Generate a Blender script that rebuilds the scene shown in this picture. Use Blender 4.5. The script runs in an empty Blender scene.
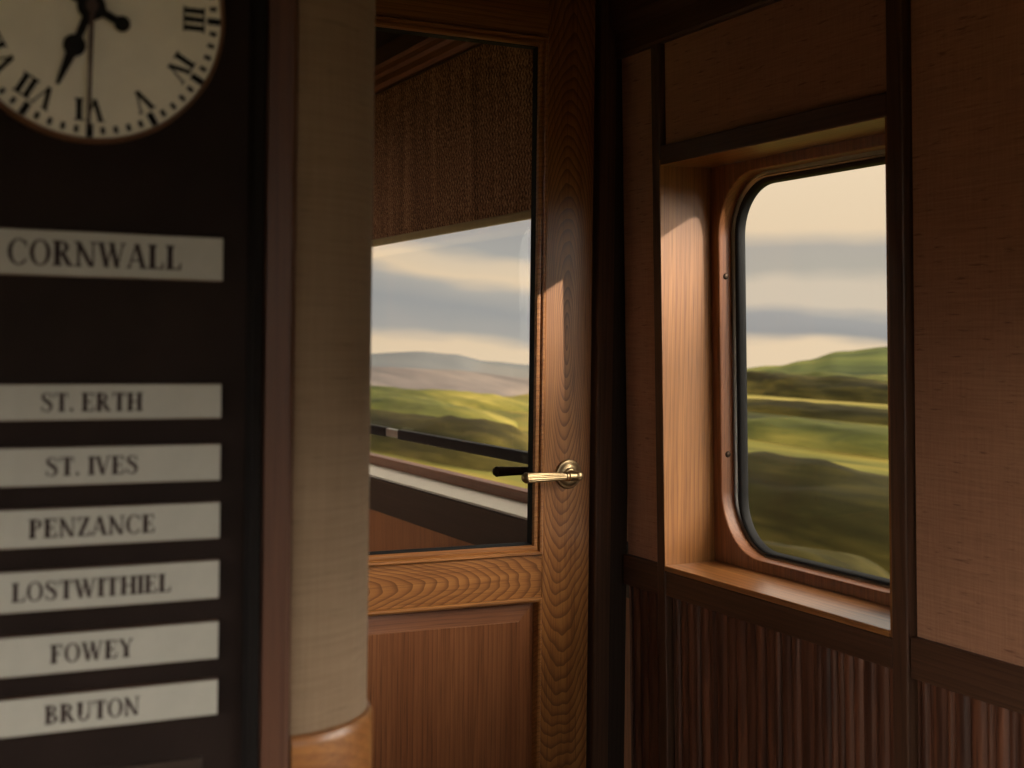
import bpy, bmesh, math, random
from mathutils import Vector, Matrix, noise
random.seed(7)
SC = bpy.context.scene
COL = SC.collection
PI = math.pi
rad = math.radians

# ------------------------------------------------------------------ helpers
# the carriage side leans inwards a little towards the roof (tumblehome)
PIV = Vector((1.25, 0, 1.2))
LEAN = Matrix.Translation(PIV) @ Matrix.Rotation(-0.030, 4, 'Y') @ Matrix.Translation(-PIV)


class MB:
    def __init__(s):
        s.bm = bmesh.new()

    def box(s, x0, x1, y0, y1, z0, z1, bev=0.0, seg=2):
        m = Matrix.Translation(((x0+x1)/2, (y0+y1)/2, (z0+z1)/2)) @ Matrix.Diagonal((abs(x1-x0), abs(y1-y0), abs(z1-z0), 1))
        r = bmesh.ops.create_cube(s.bm, size=1, matrix=m)
        if bev > 0:
            es = {e for v in r['verts'] for e in v.link_edges}
            bmesh.ops.bevel(s.bm, geom=list(es), offset=bev, segments=seg, affect='EDGES', profile=0.5)
        return s

    def P(s, axis, u, v, a):
        return {'X': (a, u, v), 'Y': (u, a, v), 'Z': (u, v, a)}[axis]

    def prism(s, pts, axis, a0, a1):
        b0 = [s.bm.verts.new(s.P(axis, u, v, a0)) for u, v in pts]
        b1 = [s.bm.verts.new(s.P(axis, u, v, a1)) for u, v in pts]
        n = len(pts)
        s.bm.faces.new(b0)
        s.bm.faces.new(b1)
        for i in range(n):
            j = (i+1) % n
            s.bm.faces.new((b0[i], b0[j], b1[j], b1[i]))
        return s

    def loops(s, ls, closed=False, cap=False):
        """connect equal-length closed loops of 3D points one after another"""
        vs = [[s.bm.verts.new(p) for p in l] for l in ls]
        n = len(vs[0])
        k = len(vs)
        for a in range(k if closed else k-1):
            A, B = vs[a], vs[(a+1) % k]
            for i in range(n):
                j = (i+1) % n
                s.bm.faces.new((A[i], A[j], B[j], B[i]))
        if cap:
            s.bm.faces.new(vs[0])
            s.bm.faces.new(vs[-1])
        return s

    def lathe(s, prof, c, axis, seg=48, rf=None):
        """prof: (radius, height) along axis from centre c"""
        ls = []
        for r, h in prof:
            l = []
            for i in range(seg):
                t = 2*PI*i/seg
                rr = max(r, 1e-5)*(rf(t, h) if rf else 1)
                a, b = rr*math.cos(t), rr*math.sin(t)
                d = {'X': (h, a, b), 'Y': (a, h, b), 'Z': (a, b, h)}[axis]
                l.append((c[0]+d[0], c[1]+d[1], c[2]+d[2]))
            ls.append(l)
        return s.loops(ls, cap=True)

    def tube(s, path, r, seg=10):
        ls = []
        for i, p in enumerate(path):
            p = Vector(p)
            d = (Vector(path[min(i+1, len(path)-1)]) - Vector(path[max(i-1, 0)])).normalized()
            up = Vector((0, 0, 1)) if abs(d.z) < .9 else Vector((1, 0, 0))
            a = d.cross(up).normalized()
            b = d.cross(a)
            ls.append([p + r*(math.cos(2*PI*k/seg)*a + math.sin(2*PI*k/seg)*b) for k in range(seg)])
        return s.loops(ls, cap=True)

    def poly(s, pts):
        s.bm.faces.new([s.bm.verts.new(p) for p in pts])
        return s

    def build(s, name, mat, parent=None, xf=None, smooth=False, angle=35):
        bm = s.bm
        if xf is not None:
            bmesh.ops.transform(bm, matrix=xf, verts=bm.verts)
        bmesh.ops.recalc_face_normals(bm, faces=bm.faces)
        lo = Vector((min(v.co.x for v in bm.verts), min(v.co.y for v in bm.verts), min(v.co.z for v in bm.verts)))
        hi = Vector((max(v.co.x for v in bm.verts), max(v.co.y for v in bm.verts), max(v.co.z for v in bm.verts)))
        c = (lo+hi)/2
        bmesh.ops.translate(bm, vec=-c, verts=bm.verts)
        me = bpy.data.meshes.new(name)
        if smooth:
            for f in bm.faces:
                f.smooth = True
        bm.to_mesh(me)
        bm.free()
        if smooth:
            me.set_sharp_from_angle(angle=rad(angle))
        me.materials.append(mat)
        o = bpy.data.objects.new(name, me)
        COL.objects.link(o)
        o.location = c
        if parent is not None:
            w = Vector(c)
            p = parent
            o.parent = p
            o.location = w - world_loc(p)
        return o


def world_loc(o):
    v = Vector(o.location)
    while o.parent is not None:
        o = o.parent
        v += Vector(o.location)
    return v


def empty(name, loc):
    o = bpy.data.objects.new(name, None)
    COL.objects.link(o)
    o.location = loc
    o.empty_display_size = .05
    return o


def tag(o, label=None, cat=None, group=None, kind=None):
    if label: o['label'] = label
    if cat: o['category'] = cat
    if group: o['group'] = group
    if kind: o['kind'] = kind
    return o


def rr(y0, y1, z0, z1, r, n=14):
    """rounded rectangle outline, (u, v) pairs"""
    out = []
    for cy, cz, a0 in ((y1-r, z1-r, 0), (y0+r, z1-r, 90), (y0+r, z0+r, 180), (y1-r, z0+r, 270)):
        for i in range(n+1):
            a = rad(a0 + 90*i/n)
            out.append((cy + r*math.cos(a), cz + r*math.sin(a)))
    return out


# ------------------------------------------------------------------ materials
class NT:
    def __init__(s, name):
        s.m = bpy.data.materials.new(name)
        s.m.use_nodes = True
        s.t = s.m.node_tree
        s.t.nodes.clear()
        s.out = s.t.nodes.new('ShaderNodeOutputMaterial')
        s.b = s.t.nodes.new('ShaderNodeBsdfPrincipled')
        s.t.links.new(s.b.outputs[0], s.out.inputs[0])

    def n(s, typ, **k):
        nd = s.t.nodes.new(typ)
        for a, v in k.items():
            setattr(nd, a, v)
        return nd

    def l(s, a, b):
        s.t.links.new(a, b)

    def sock(s, x, inp):
        if hasattr(x, 'is_output'):
            s.l(x, inp)
        else:
            inp.default_value = x

    def math(s, op, a, b=0.0, c=None):
        nd = s.n('ShaderNodeMath', operation=op)
        s.sock(a, nd.inputs[0])
        s.sock(b, nd.inputs[1])
        if c is not None:
            s.sock(c, nd.inputs[2])
        return nd.outputs[0]

    def comb(s, x, y, z):
        nd = s.n('ShaderNodeCombineXYZ')
        s.sock(x, nd.inputs[0]); s.sock(y, nd.inputs[1]); s.sock(z, nd.inputs[2])
        return nd.outputs[0]

    def noise(s, vec, scale=1.0, detail=2.0, rough=.5, dist=0.0):
        nd = s.n('ShaderNodeTexNoise')
        s.l(vec, nd.inputs['Vector'])
        nd.inputs['Scale'].default_value = scale
        nd.inputs['Detail'].default_value = detail
        nd.inputs['Roughness'].default_value = rough
        nd.inputs['Distortion'].default_value = dist
        return nd.outputs[0]

    def ramp(s, fac, stops, interp='LINEAR'):
        nd = s.n('ShaderNodeValToRGB')
        cr = nd.color_ramp
        cr.interpolation = interp
        while len(cr.elements) > 1:
            cr.elements.remove(cr.elements[-1])
        for i, (p, c) in enumerate(stops):
            e = cr.elements[0] if i == 0 else cr.elements.new(p)
            e.position = p
            e.color = (*c, 1) if len(c) == 3 else c
        s.sock(fac, nd.inputs[0])
        return nd.outputs[0]

    def mix(s, fac, a, b, mode='MIX'):
        nd = s.n('ShaderNodeMix', data_type='RGBA', blend_type=mode)
        s.sock(fac, nd.inputs[0])
        s.sock(a if hasattr(a, 'is_output') else (*a, 1), nd.inputs[6])
        s.sock(b if hasattr(b, 'is_output') else (*b, 1), nd.inputs[7])
        return nd.outputs[2]

    def bump(s, h, strength=.3, dist=.001):
        nd = s.n('ShaderNodeBump')
        nd.inputs['Strength'].default_value = strength
        nd.inputs['Distance'].default_value = dist
        s.l(h, nd.inputs['Height'])
        s.l(nd.outputs[0], s.b.inputs['Normal'])

    def xyz(s, kind='Object'):
        tc = s.n('ShaderNodeTexCoord')
        sp = s.n('ShaderNodeSeparateXYZ')
        s.l(tc.outputs[kind], sp.inputs[0])
        return sp.outputs[0], sp.outputs[1], sp.outputs[2]

    def P(s, **k):
        for a, v in k.items():
            s.b.inputs[a.replace('_', ' ')].default_value = v
        return s


WOODS = {}


def wood(tone, axis, cath=False):
    """varnished oak / walnut, grain along axis; cath: plain-sawn board with cathedral figure"""
    key = (tone, axis, cath)
    if key in WOODS:
        return WOODS[key]
    light, mid, dark, rough, coat = {
        'oak':   ((.430, .182, .053), (.315, .123, .033), (.100, .035, .010), .38, .18),
        'oak_red': ((.275, .108, .042), (.200, .072, .027), (.085, .028, .011), .36, .22),
        'oak_deep': ((.330, .140, .038), (.245, .097, .025), (.095, .034, .009), .38, .18),
        'umber': ((.160, .066, .034), (.110, .045, .025), (.050, .021, .013), .45, .08),
        'brown': ((.115, .056, .032), (.082, .039, .022), (.036, .017, .010), .40, .15),
        'reed':  ((.215, .083, .042), (.066, .028, .017), (.030, .013, .009), .34, .25),
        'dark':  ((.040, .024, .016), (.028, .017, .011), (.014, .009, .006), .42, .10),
    }[tone]
    M = NT('wood_%s_%s%s' % (tone, axis.lower(), '_plain_sawn' if cath else ''))
    x, y, z = M.xyz()
    al, ac, de = {'X': (x, z, y), 'Y': (y, z, x), 'Z': (z, x, y)}[axis]
    oi = M.n('ShaderNodeObjectInfo').outputs['Random']
    off = M.math('MULTIPLY', oi, 37.0)
    # slow wander of the grain
    v1 = M.comb(M.math('MULTIPLY', ac, 7.0), M.math('MULTIPLY', de, 7.0), M.math('MULTIPLY_ADD', al, 1.6, off))
    n1 = M.math('SUBTRACT', M.noise(v1, 1.0, 2.0), .5)
    if cath:
        a2 = M.math('MULTIPLY_ADD', n1, .040, M.math('ADD', ac, .006))
        d2 = M.math('ADD', M.math('MULTIPLY', M.math('SUBTRACT', .25, al) if axis == 'Z' else M.math('ADD', al, .25), .16), M.math('MULTIPLY_ADD', n1, .03, .01))
        r = M.math('SQRT', M.math('ADD', M.math('MULTIPLY', a2, a2), M.math('MULTIPLY', d2, d2)))
        n4 = M.noise(M.comb(M.math('MULTIPLY', ac, 22.0), M.math('MULTIPLY', de, 22.0), M.math('MULTIPLY_ADD', al, 5.0, off)), 1.0, 2.0)
        ph = M.math('MULTIPLY_ADD', n4, 2.6, M.math('MULTIPLY', r, 260.0))
    else:
        r = M.math('ADD', M.math('ADD', ac, M.math('MULTIPLY', de, .6)), M.math('MULTIPLY', n1, .022))
        ph = M.math('MULTIPLY', r, 110.0)
    fr = M.math('FRACT', ph)
    ring = M.ramp(fr, [(0, (0, 0, 0)), (.55, (.35,)*3), (.86, (.95,)*3), (.95, (1, 1, 1)), (1, (0, 0, 0))])
    # pores and fibres
    v2 = M.comb(M.math('MULTIPLY', ac, 420.0), M.math('MULTIPLY', de, 420.0), M.math('MULTIPLY_ADD', al, 9.0, off))
    n2 = M.noise(v2, 1.0, 2.0, .6)
    v3 = M.comb(M.math('MULTIPLY', ac, 60.0), M.math('MULTIPLY', de, 60.0), M.math('MULTIPLY_ADD', al, 2.2, off))
    n3 = M.noise(v3, 1.0, 2.0, .5)
    base = M.mix(M.ramp(n3, [(.33, (0, 0, 0)), (.68, (1, 1, 1))]), light, mid)
    base = M.mix(M.math('MULTIPLY', ring, .74 if cath else .38), base, dark)
    pore = M.ramp(n2, [(.30, (1, 1, 1)), (.50, (0, 0, 0))])
    base = M.mix(M.math('MULTIPLY', pore, .55), base, dark)
    M.l(base, M.b.inputs['Base Color'])
    M.P(Roughness=rough, Coat_Weight=coat, Coat_Roughness=.22, Specular_IOR_Level=.35)
    M.bump(M.math('ADD', n2, M.math('MULTIPLY', ring, -.25)), .22, .0006)
    WOODS[key] = M.m
    return M.m


def grasscloth(name, light, dark, fleck):
    M = NT(name)
    x, y, z = M.xyz()
    h = M.comb(M.math('MULTIPLY', x, 9.0), M.math('MULTIPLY', y, 9.0), M.math('MULTIPLY', z, 330.0))
    slub = M.noise(h, 1.0, 3.0, .6)
    h2 = M.comb(M.math('MULTIPLY', x, 420.0), M.math('MULTIPLY', y, 420.0), M.math('MULTIPLY', z, 14.0))
    warp = M.noise(h2, 1.0, 1.0)
    h3 = M.comb(M.math('MULTIPLY', x, 26.0), M.math('MULTIPLY', y, 26.0), M.math('MULTIPLY', z, 240.0))
    fl = M.noise(h3, 1.0, 2.0, .6)
    cl = M.comb(M.math('MULTIPLY', x, 5.0), M.math('MULTIPLY', y, 5.0), M.math('MULTIPLY', z, 11.0))
    cloud = M.noise(cl, 1.0, 3.0, .6)
    t = M.math('ADD', M.math('MULTIPLY', slub, .5), M.math('ADD', M.math('MULTIPLY', warp, .25), M.math('MULTIPLY', cloud, .25)))
    c = M.mix(M.ramp(t, [(.36, (0, 0, 0)), (.62, (1, 1, 1))]), dark, light)
    c = M.mix(M.math('MULTIPLY', M.ramp(fl, [(.62, (0, 0, 0)), (.74, (1, 1, 1))]), .75), c, fleck)
    M.l(c, M.b.inputs['Base Color'])
    M.P(Roughness=.85, Specular_IOR_Level=.15, Sheen_Weight=.15)
    M.bump(M.math('ADD', slub, M.math('MULTIPLY', warp, .6)), .4, .0008)
    return M.m


def woven(name):
    M = NT(name)
    x, y, z = M.xyz()
    a = M.noise(M.comb(M.math('MULTIPLY', x, 60.0), M.math('MULTIPLY', y, 170.0), M.math('MULTIPLY', z, 150.0)), 1.0, 3.0, .7)
    rib = M.math('SINE', M.math('ADD', M.math('MULTIPLY', y, 420.0), M.math('MULTIPLY', M.math('SINE', M.math('MULTIPLY', z, 300.0)), 1.6)))
    col = M.noise(M.comb(M.math('MULTIPLY', x, 20.0), M.math('MULTIPLY', y, 16.0), M.math('MULTIPLY', z, 1.2)), 1.0, 2.0)
    t = M.math('ADD', M.math('MULTIPLY', a, .75), M.math('ADD', M.math('MULTIPLY', rib, .06), M.math('MULTIPLY', col, .25)))
    c = M.ramp(t, [(.38, (.05, .022, .012)), (.5, (.19, .085, .045)), (.6, (.36, .19, .10)), (.72, (.55, .34, .19))])
    M.l(c, M.b.inputs['Base Color'])
    M.P(Roughness=.9, Specular_IOR_Level=.1)
    M.b.inputs['Subsurface Weight'].default_value = 0
    M.bump(t, .6, .001)
    return M.m


def plain(name, c, rough=.5, metal=0.0, var=.08, spec=.4, coat=0.0, scale=40.0):
    M = NT(name)
    tc = M.n('ShaderNodeTexCoord')
    n = M.noise(tc.outputs['Object'], scale, 3.0, .6)
    d = tuple(v*(1-var) for v in c)
    u = tuple(min(1, v*(1+var)) for v in c)
    M.l(M.ramp(n, [(.3, d), (.7, u)]), M.b.inputs['Base Color'])
    M.P(Roughness=rough, Metallic=metal, Specular_IOR_Level=spec, Coat_Weight=coat)
    return M.m


def glass(name, tint=(1, 1, 1), ior=1.28):
    M = NT(name)
    t = M.t
    t.nodes.remove(M.b)
    tr = M.n('ShaderNodeBsdfTransparent')
    tr.inputs[0].default_value = (*tint, 1)
    gl = M.n('ShaderNodeBsdfGlossy')
    gl.inputs['Roughness'].default_value = .01
    fr = M.n('ShaderNodeFresnel')
    fr.inputs[0].default_value = ior
    tc = M.n('ShaderNodeTexCoord')
    ge = M.n('ShaderNodeNewGeometry')
    f = M.math('MULTIPLY', fr.outputs[0], M.math('MULTIPLY_ADD', M.noise(tc.outputs['Object'], 3.0), .2, .8))
    f = M.math('MULTIPLY', f, M.math('SUBTRACT', 1.0, ge.outputs['Backfacing']))     # one reflection per pane, on the entry face
    mx = M.n('ShaderNodeMixShader')
    M.l(f, mx.inputs[0]); M.l(tr.outputs[0], mx.inputs[1]); M.l(gl.outputs[0], mx.inputs[2])
    M.l(mx.outputs[0], M.out.inputs[0])
    return M.m


FAB = grasscloth('grasscloth_tan', (.49, .250, .142), (.36, .172, .096), (.19, .078, .046))
COLFAB = grasscloth('grasscloth_cream', (.315, .220, .140), (.245, .167, .103), (.185, .127, .077))
BLIND = woven('woven_brown_blind')
GLASS = glass('window_glass')
BRASS = plain('aged_brass', (.43, .32, .18), .40, 1.0, .12)
DBRASS = plain('dark_bronze', (.06, .042, .03), .5, 1.0, .15)
ALU = plain('grey_metal', (.42, .43, .40), .38, 1.0, .06)
RUBBER = plain('black_rubber', (.010, .010, .010), .6, 0, .1, .2)
BOARDM = plain('board_black_brown', (.019, .0115, .0095), .65, 0, .2, .12, 0, 12)
PLATEM = plain('plate_cream', (.45, .44, .385), .5, 0, .05, .35)
PEDGE = plain('plate_edge_brown', (.11, .055, .03), .5, 0, .1)
INK = plain('lettering_dark_brown', (.022, .008, .007), .6, 0, .1)
DIAL = plain('dial_cream', (.87, .85, .74), .45, 0, .04, .35)
BLACKP = plain('black_enamel', (.006, .005, .005), .6, 0, .1, .2)
BROWNP = plain('brown_enamel', (.06, .03, .02), .4, 0, .1)
CEILM = plain('ceiling_brown', (.04, .026, .019), .6, 0, .08, .3, 0, 6)
CARPET = plain('carpet_beige', (.25, .19, .14), .95, 0, .25, .05, 0, 260)
CREAMW = plain('painted_cream', (.42, .34, .25), .6, 0, .05, .3, 0, 5)
HEM = plain('hem_bar_wood', (.36, .25, .12), .4, 0, .08, .4)
SHELL = plain('coach_shell_dark', (.03, .02, .016), .6, 0, .1)

# ------------------------------------------------------------------ geometry constants (metres)
YD = 2.111           # door face
XF, XP = 1.262, 1.25   # fabric and post faces of the window wall
CH = 1.27            # eye height
ZSILL, ZLINT = .885, 1.585
ZC = 2.10            # ceiling

# ------------------------------------------------------------------ floor, ceiling, unseen rear of the saloon
fl = MB().box(-1.55, 1.45, -2.7, 5.0, -.05, 0).build('floor', CARPET)
tag(fl, 'beige carpeted floor of the railway carriage', 'floor', kind='structure')
ce = MB().box(-1.55, 1.45, -2.7, 5.0, ZC, ZC+.05).build('ceiling', CEILM)
tag(ce, 'dark brown ceiling of the railway carriage', 'ceiling', kind='structure')

wl = empty('wall_left', (-1.5, 0, 0))
tag(wl, 'carriage side wall opposite the window wall', 'wall', kind='structure')
LW = [(-1.62, -.72), (-.58, .68)]  # low windows added out of view to light the window wall
LZ0, LZ1 = .52, 1.42
MB().box(-1.55, -1.45, -2.7, 2.11, 0, LZ0).box(-1.55, -1.45, -2.7, 2.11, LZ1, ZC).build('wall_panel', wood('brown', 'Z'), wl)
MB().box(-1.55, -1.45, -2.7, LW[0][0], LZ0, LZ1).build('wall_post', wood('brown', 'Z'), wl)
MB().box(-1.55, -1.45, LW[0][1], LW[1][0], LZ0, LZ1).build('wall_post', wood('brown', 'Z'), wl)
MB().box(-1.55, -1.45, LW[1][1], 2.11, LZ0, LZ1).build('wall_post', wood('brown', 'Z'), wl)
for a, b in LW:
    m = MB()
    m.box(-1.52, -1.44, a, b, LZ0, LZ0+.03).box(-1.52, -1.44, a, b, LZ1-.03, LZ1)
    m.box(-1.52, -1.44, a, a+.03, LZ0+.03, LZ1-.03).box(-1.52, -1.44, b-.03, b, LZ0+.03, LZ1-.03)
    m.build('window_frame', wood('oak', 'Z'), wl)
    MB().box(-1.497, -1.493, a+.03, b-.03, LZ0+.03, LZ1-.03).build('pane', GLASS, wl)
wb = empty('wall_back', (0, -2.65, 0))  # unseen rear window added to throw light on the sign board
tag(wb, 'end wall of the saloon with a wide low window added for light', 'wall', kind='structure')
m = MB().box(-1.45, 1.36, -2.7, -2.6, 0, .55).box(-1.45, 1.36, -2.7, -2.6, 1.68, ZC)
m.box(-1.45, -.45, -2.7, -2.6, .55, 1.68).box(1.15, 1.36, -2.7, -2.6, .55, 1.68)
m.build('wall_panel', wood('brown', 'Z'), wb)
rf_ = MB().box(-.45, 1.15, -2.69, -2.60, .55, .58).box(-.45, 1.15, -2.69, -2.60, 1.65, 1.68)
rf_.box(-.45, -.42, -2.69, -2.60, .58, 1.65).box(1.12, 1.15, -2.69, -2.60, .58, 1.65)
rf_.build('window_frame', wood('oak', 'X'), wb)
MB().box(-.42, 1.12, -2.652, -2.648, .58, 1.65).build('pane', GLASS, wb)

# ------------------------------------------------------------------ window wall
wr = empty('wall_right', (1.262, 1.4, 0))
tag(wr, 'panelled side wall with tan grasscloth above reeded wood around the rounded window', 'wall', kind='structure')
W1 = (1.395, 1.9594)       # recess of the visible window
W2 = (-.45, .80)           # unseen next window, added to light the interior
W4 = (-2.40, -.90)         # and another added behind it
sh = MB()
for y0, y1 in ((-2.7, W4[0]), (W4[1], W2[0]), (W2[1], W1[0]-.012), (W1[1]+.012, 2.111)):
    sh.box(1.275, 1.392, y0, y1, 0, ZC)
for y0, y1 in (W4, (W2[0], W2[1]), (W1[0]-.012, W1[1]+.012)):
    sh.box(1.275, 1.392, y0, y1, 0, ZSILL-.011).box(1.275, 1.392, y0, y1, ZLINT+.011, ZC)
sh.build('wall_core', SHELL, wr, LEAN)
# posts
POSTS = [(-2.62, -2.59), (W4[0]-.035, W4[0]-.005), (W4[1]+.005, W4[1]+.035), (W2[0]-.035, W2[0]-.005), (W2[1]+.005, W2[1]+.035), (1.3599, 1.3895), (1.9604, 1.9855)]
for i, (a, b) in enumerate(POSTS):
    MB().box(XP, 1.278, a, b, .09, 1.86, .0025).build('post', wood('brown', 'Z'), wr, LEAN)
# bays: (y0, y1, windowed)
BAYS = [(-2.59, W4[0]-.035, 0), (W4[0]-.005, W4[1]+.005, 1), (W4[1]+.035, W2[0]-.035, 0), (W2[0]-.005, W2[1]+.005, 1), (W2[1]+.035, 1.3559, 0), (1.3895, 1.9594, 1), (1.9855, 2.106, 0)]


def reeds(y0, y1, z0, z1, xb, pitch=.026, seed=1):
    rnd = random.Random(seed)
    pts = [(xb+.006, y0), ]
    y = y0
    ys = []
    while y < y1-.004:
        w = min(pitch*rnd.choice((.55, .8, 1.0, 1.0, 1.15)), y1-y)
        ys.append((y, y+w))
        y += w
    prof = []
    for a, b in ys:
        k = 7
        dp = .0075*rnd.choice((.75, 1, 1))
        for i in range(k+1):
            t = i/k
            prof.append((xb - dp*math.sin(PI*t)**.55, a+.0006+(b-a-.0012)*t))
    return [(xb+.006, y0)] + prof + [(xb+.006, y1)]


for i, (a, b, win) in enumerate(BAYS):
    MB().prism(reeds(a+.003, b-.003, .10, .83, 1.268, seed=i+3), 'Z', .09, .8305).build('reeded_panel', wood('reed', 'Z'), wr, LEAN, smooth=True, angle=60)
    zt = ZSILL if win else .8835
    if win:
        MB().box(XP+.001, 1.275, a, b, .8315, ZSILL-.0105, .002).build('dado_rail', wood('brown', 'Y'), wr, LEAN)
        MB().box(XP+.001, 1.275, a, b, ZLINT+.0005, 1.6192, .002).build('lintel_rail', wood('brown', 'Y'), wr, LEAN)
        MB().box(XF, 1.276, a+.002, b-.002, 1.6192, 1.80).build('fabric_panel', FAB, wr, LEAN)
    else:
        MB().box(XP+.002, 1.275, a, b, .8275, .8835, .002).build('dado_rail', wood('brown', 'Y'), wr, LEAN)
        MB().box(XF, 1.276, a+.002, b-.003, .8835, 1.80).build('fabric_panel', FAB, wr, LEAN)
MB().box(1.240, 1.278, -2.6, 2.106, 0, .09, .003).build('baseboard', wood('brown', 'Y'), wr, LEAN)
cm = [(1.278, 1.798), (1.250, 1.798), (1.248, 1.803), (1.248, 1.842), (1.240, 1.852), (1.236, 1.864), (1.236, 1.93), (1.226, 1.945), (1.226, 2.11), (1.278, 2.11)]
MB().prism(cm, 'Y', -2.6, 2.106).build('cornice', wood('brown', 'Y'), wr, LEAN)

# ------------------------------------------------------------------ visible window
RY0, RY1, RZ0, RZ1, RR = 1.418, 1.936, .9045, 1.5665, .106      # cut in the frame board


POL = wood('oak', 'Y').copy()
POL.name = 'wood_oak_polished'
pb = next(n for n in POL.node_tree.nodes if n.type == 'BSDF_PRINCIPLED')
pb.inputs['Coat Weight'].default_value = 1.0
pb.inputs['Coat IOR'].default_value = 1.7
pb.inputs['Coat Roughness'].default_value = .20


def window_unit(name, W, ry0, ry1, label, seen=True):
    w = empty(name, (1.30, (W[0]+W[1])/2, ZSILL))
    tag(w, label, 'window', kind='structure')
    MB().box(XP, 1.372, W[0]-.0, W[1]+.0, ZSILL-.010, ZSILL, .0015).build('sill_board', POL, w, LEAN)
    MB().box(XP+.002, 1.372, W[0], W[1], ZLINT, ZLINT+.010).build('soffit_board', POL, w, LEAN)
    MB().box(XP+.0004, 1.372, W[1], W[1]+.010, ZSILL-.01, ZLINT+.01).build('reveal_board', wood('oak_deep', 'Z'), w, LEAN)
    MB().box(XP+.003, 1.372, W[0]-.010, W[0], ZSILL-.01, ZLINT+.01).build('reveal_board', wood('oak_deep', 'Z'), w, LEAN)
    XI, XO = 1.355, 1.382
    out = rr(W[0]+.0005, W[1]-.0005, ZSILL+.0005, ZLINT-.0005, .0006)
    L = lambda o, X: [(X, u, v) for u, v in rr(ry0+o, ry1-o, RZ0+o*.45, RZ1-o, RR-o)]
    m = MB()
    m.loops([[(XI, u, v) for u, v in out], L(-.003, XI), L(-.0008, XI+.0009), L(0, XI+.003), L(0, XO), [(XO, u, v) for u, v in out]], closed=True)
    m.build('frame_board', wood('oak_red', 'Z'), w, LEAN, smooth=True, angle=50)
    m = MB()
    m.loops([L(-.002, XO), L(.004, XO), L(.006, XO+.002), L(.0085, XO-.001), L(.011, XO+.0015), L(.011, XO+.012), L(-.002, XO+.012)], closed=True)
    m.build('metal_ring', ALU, w, LEAN, smooth=True, angle=40)
    m = MB()
    m.loops([L(.010, XO+.003), L(.0125, XO-.0005), L(.0165, XO+.001), L(.0190, XO+.004), L(.0205, XO+.016), L(.010, XO+.016)], closed=True)
    m.build('rubber_gasket', RUBBER, w, LEAN, smooth=True, angle=40)
    m = MB()
    m.loops([L(.0185, XO+.012), L(.0185, XO+.015)], cap=True)
    m.build('pane', GLASS, w, LEAN)
    if seen:
        for yy, nn in ((ry1, -1), (ry0, 1)):
            for zz in (1.391, 1.0755):
                m = MB()
                m.lathe([(.0056, 0), (.0056, .0006), (.0046, .0022), (.0024, .0031), (0, .0033)], (1.3700, yy, zz), 'Y', 20)
                if nn < 0:
                    bmesh.ops.transform(m.bm, matrix=Matrix.Translation((0, 2*yy, 0)) @ Matrix.Diagonal((1, -1, 1, 1)), verts=m.bm.verts)
                m.build('screw', DBRASS, w, LEAN, smooth=True)
    return w


window_unit('window_1', W1, RY0, RY1, 'round-cornered carriage window deep set in an oak recess with a dark gasket')
window_unit('window_2_added', W2, W2[0]+.024, W2[1]-.024, 'unseen carriage window added for light, nearer along the same wall', seen=False)
window_unit('window_4_added', W4, W4[0]+.024, W4[1]-.024, 'second unseen carriage window added for light along the same wall', seen=False)

# ------------------------------------------------------------------ door wall and door
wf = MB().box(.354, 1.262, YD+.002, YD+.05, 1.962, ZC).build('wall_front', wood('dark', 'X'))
tag(wf, 'dark wooden panel above the glazed door', 'wall', kind='structure')
dr = empty('door_1', (.80, YD+.02, 0))
tag(dr, 'glazed oak door with brass lever handle and a raised lower panel', 'door', kind='structure')
GX0, GX1, GZ0, GZ1 = .545, 1.081, .9120, 1.7990      # edge of the bead opening
SX0, SX1 = .530, 1.0954                               # stiles' inner edges
Y0, Y1 = YD, YD+.042
MB().box(SX1, 1.1925, Y0, Y1, .012, 1.955, .002).build('stile', wood('oak', 'Z', True), dr)
MB().box(.425, SX0, Y0, Y1, .012, 1.955, .002).build('stile', wood('oak', 'Z', True), dr)
MB().box(SX0, SX1, Y0, Y1, 1.824, 1.955, .0015).build('top_rail', wood('oak', 'X'), dr)
MB().box(SX0, SX1, Y0, Y1, .8150, .8905, .0015).build('middle_rail', wood('oak', 'X', True), dr)
MB().box(SX0, SX1, Y0, Y1, .012, .22, .0015).build('bottom_rail', wood('oak', 'X'), dr)


def rect_sweep(x0, x1, z0, z1, prof):
    """prof: (inset, y) closed profile swept round a rectangle, mitred"""
    m = MB()
    m.loops([[(x0+o, yy, z0+o), (x1-o, yy, z0+o), (x1-o, yy, z1-o), (x0+o, yy, z1-o)] for o, yy in prof], closed=True)
    return m


# stepped bead round the glass: outer roll, groove, inner quarter round, then the slope to the pane
bp = [(0, Y0+.012), (0, Y0-.001), (.0008, Y0-.0035), (.003, Y0-.0055), (.0062, Y0-.0050), (.0078, Y0-.0018), (.0086, Y0+.0012),
      (.0098, Y0-.0005), (.0125, Y0-.0012), (.0160, Y0-.0002), (.0182, Y0+.003), (.0188, Y0+.006), (.0190, Y0+.0165), (.0, Y0+.0165)]
rect_sweep(SX0, SX1, .8905, 1.824, bp).build('glazing_bead', wood('oak', 'X'), dr, smooth=True, angle=30)
rb = [(0, Y1-.002), (0, Y1+.003), (.006, Y1+.003), (.0105, Y1-.004), (.0110, Y0+.0215), (0, Y0+.0215)]
rect_sweep(SX0, SX1, .8905, 1.824, rb).build('rear_bead', wood('oak', 'X'), dr)
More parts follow.
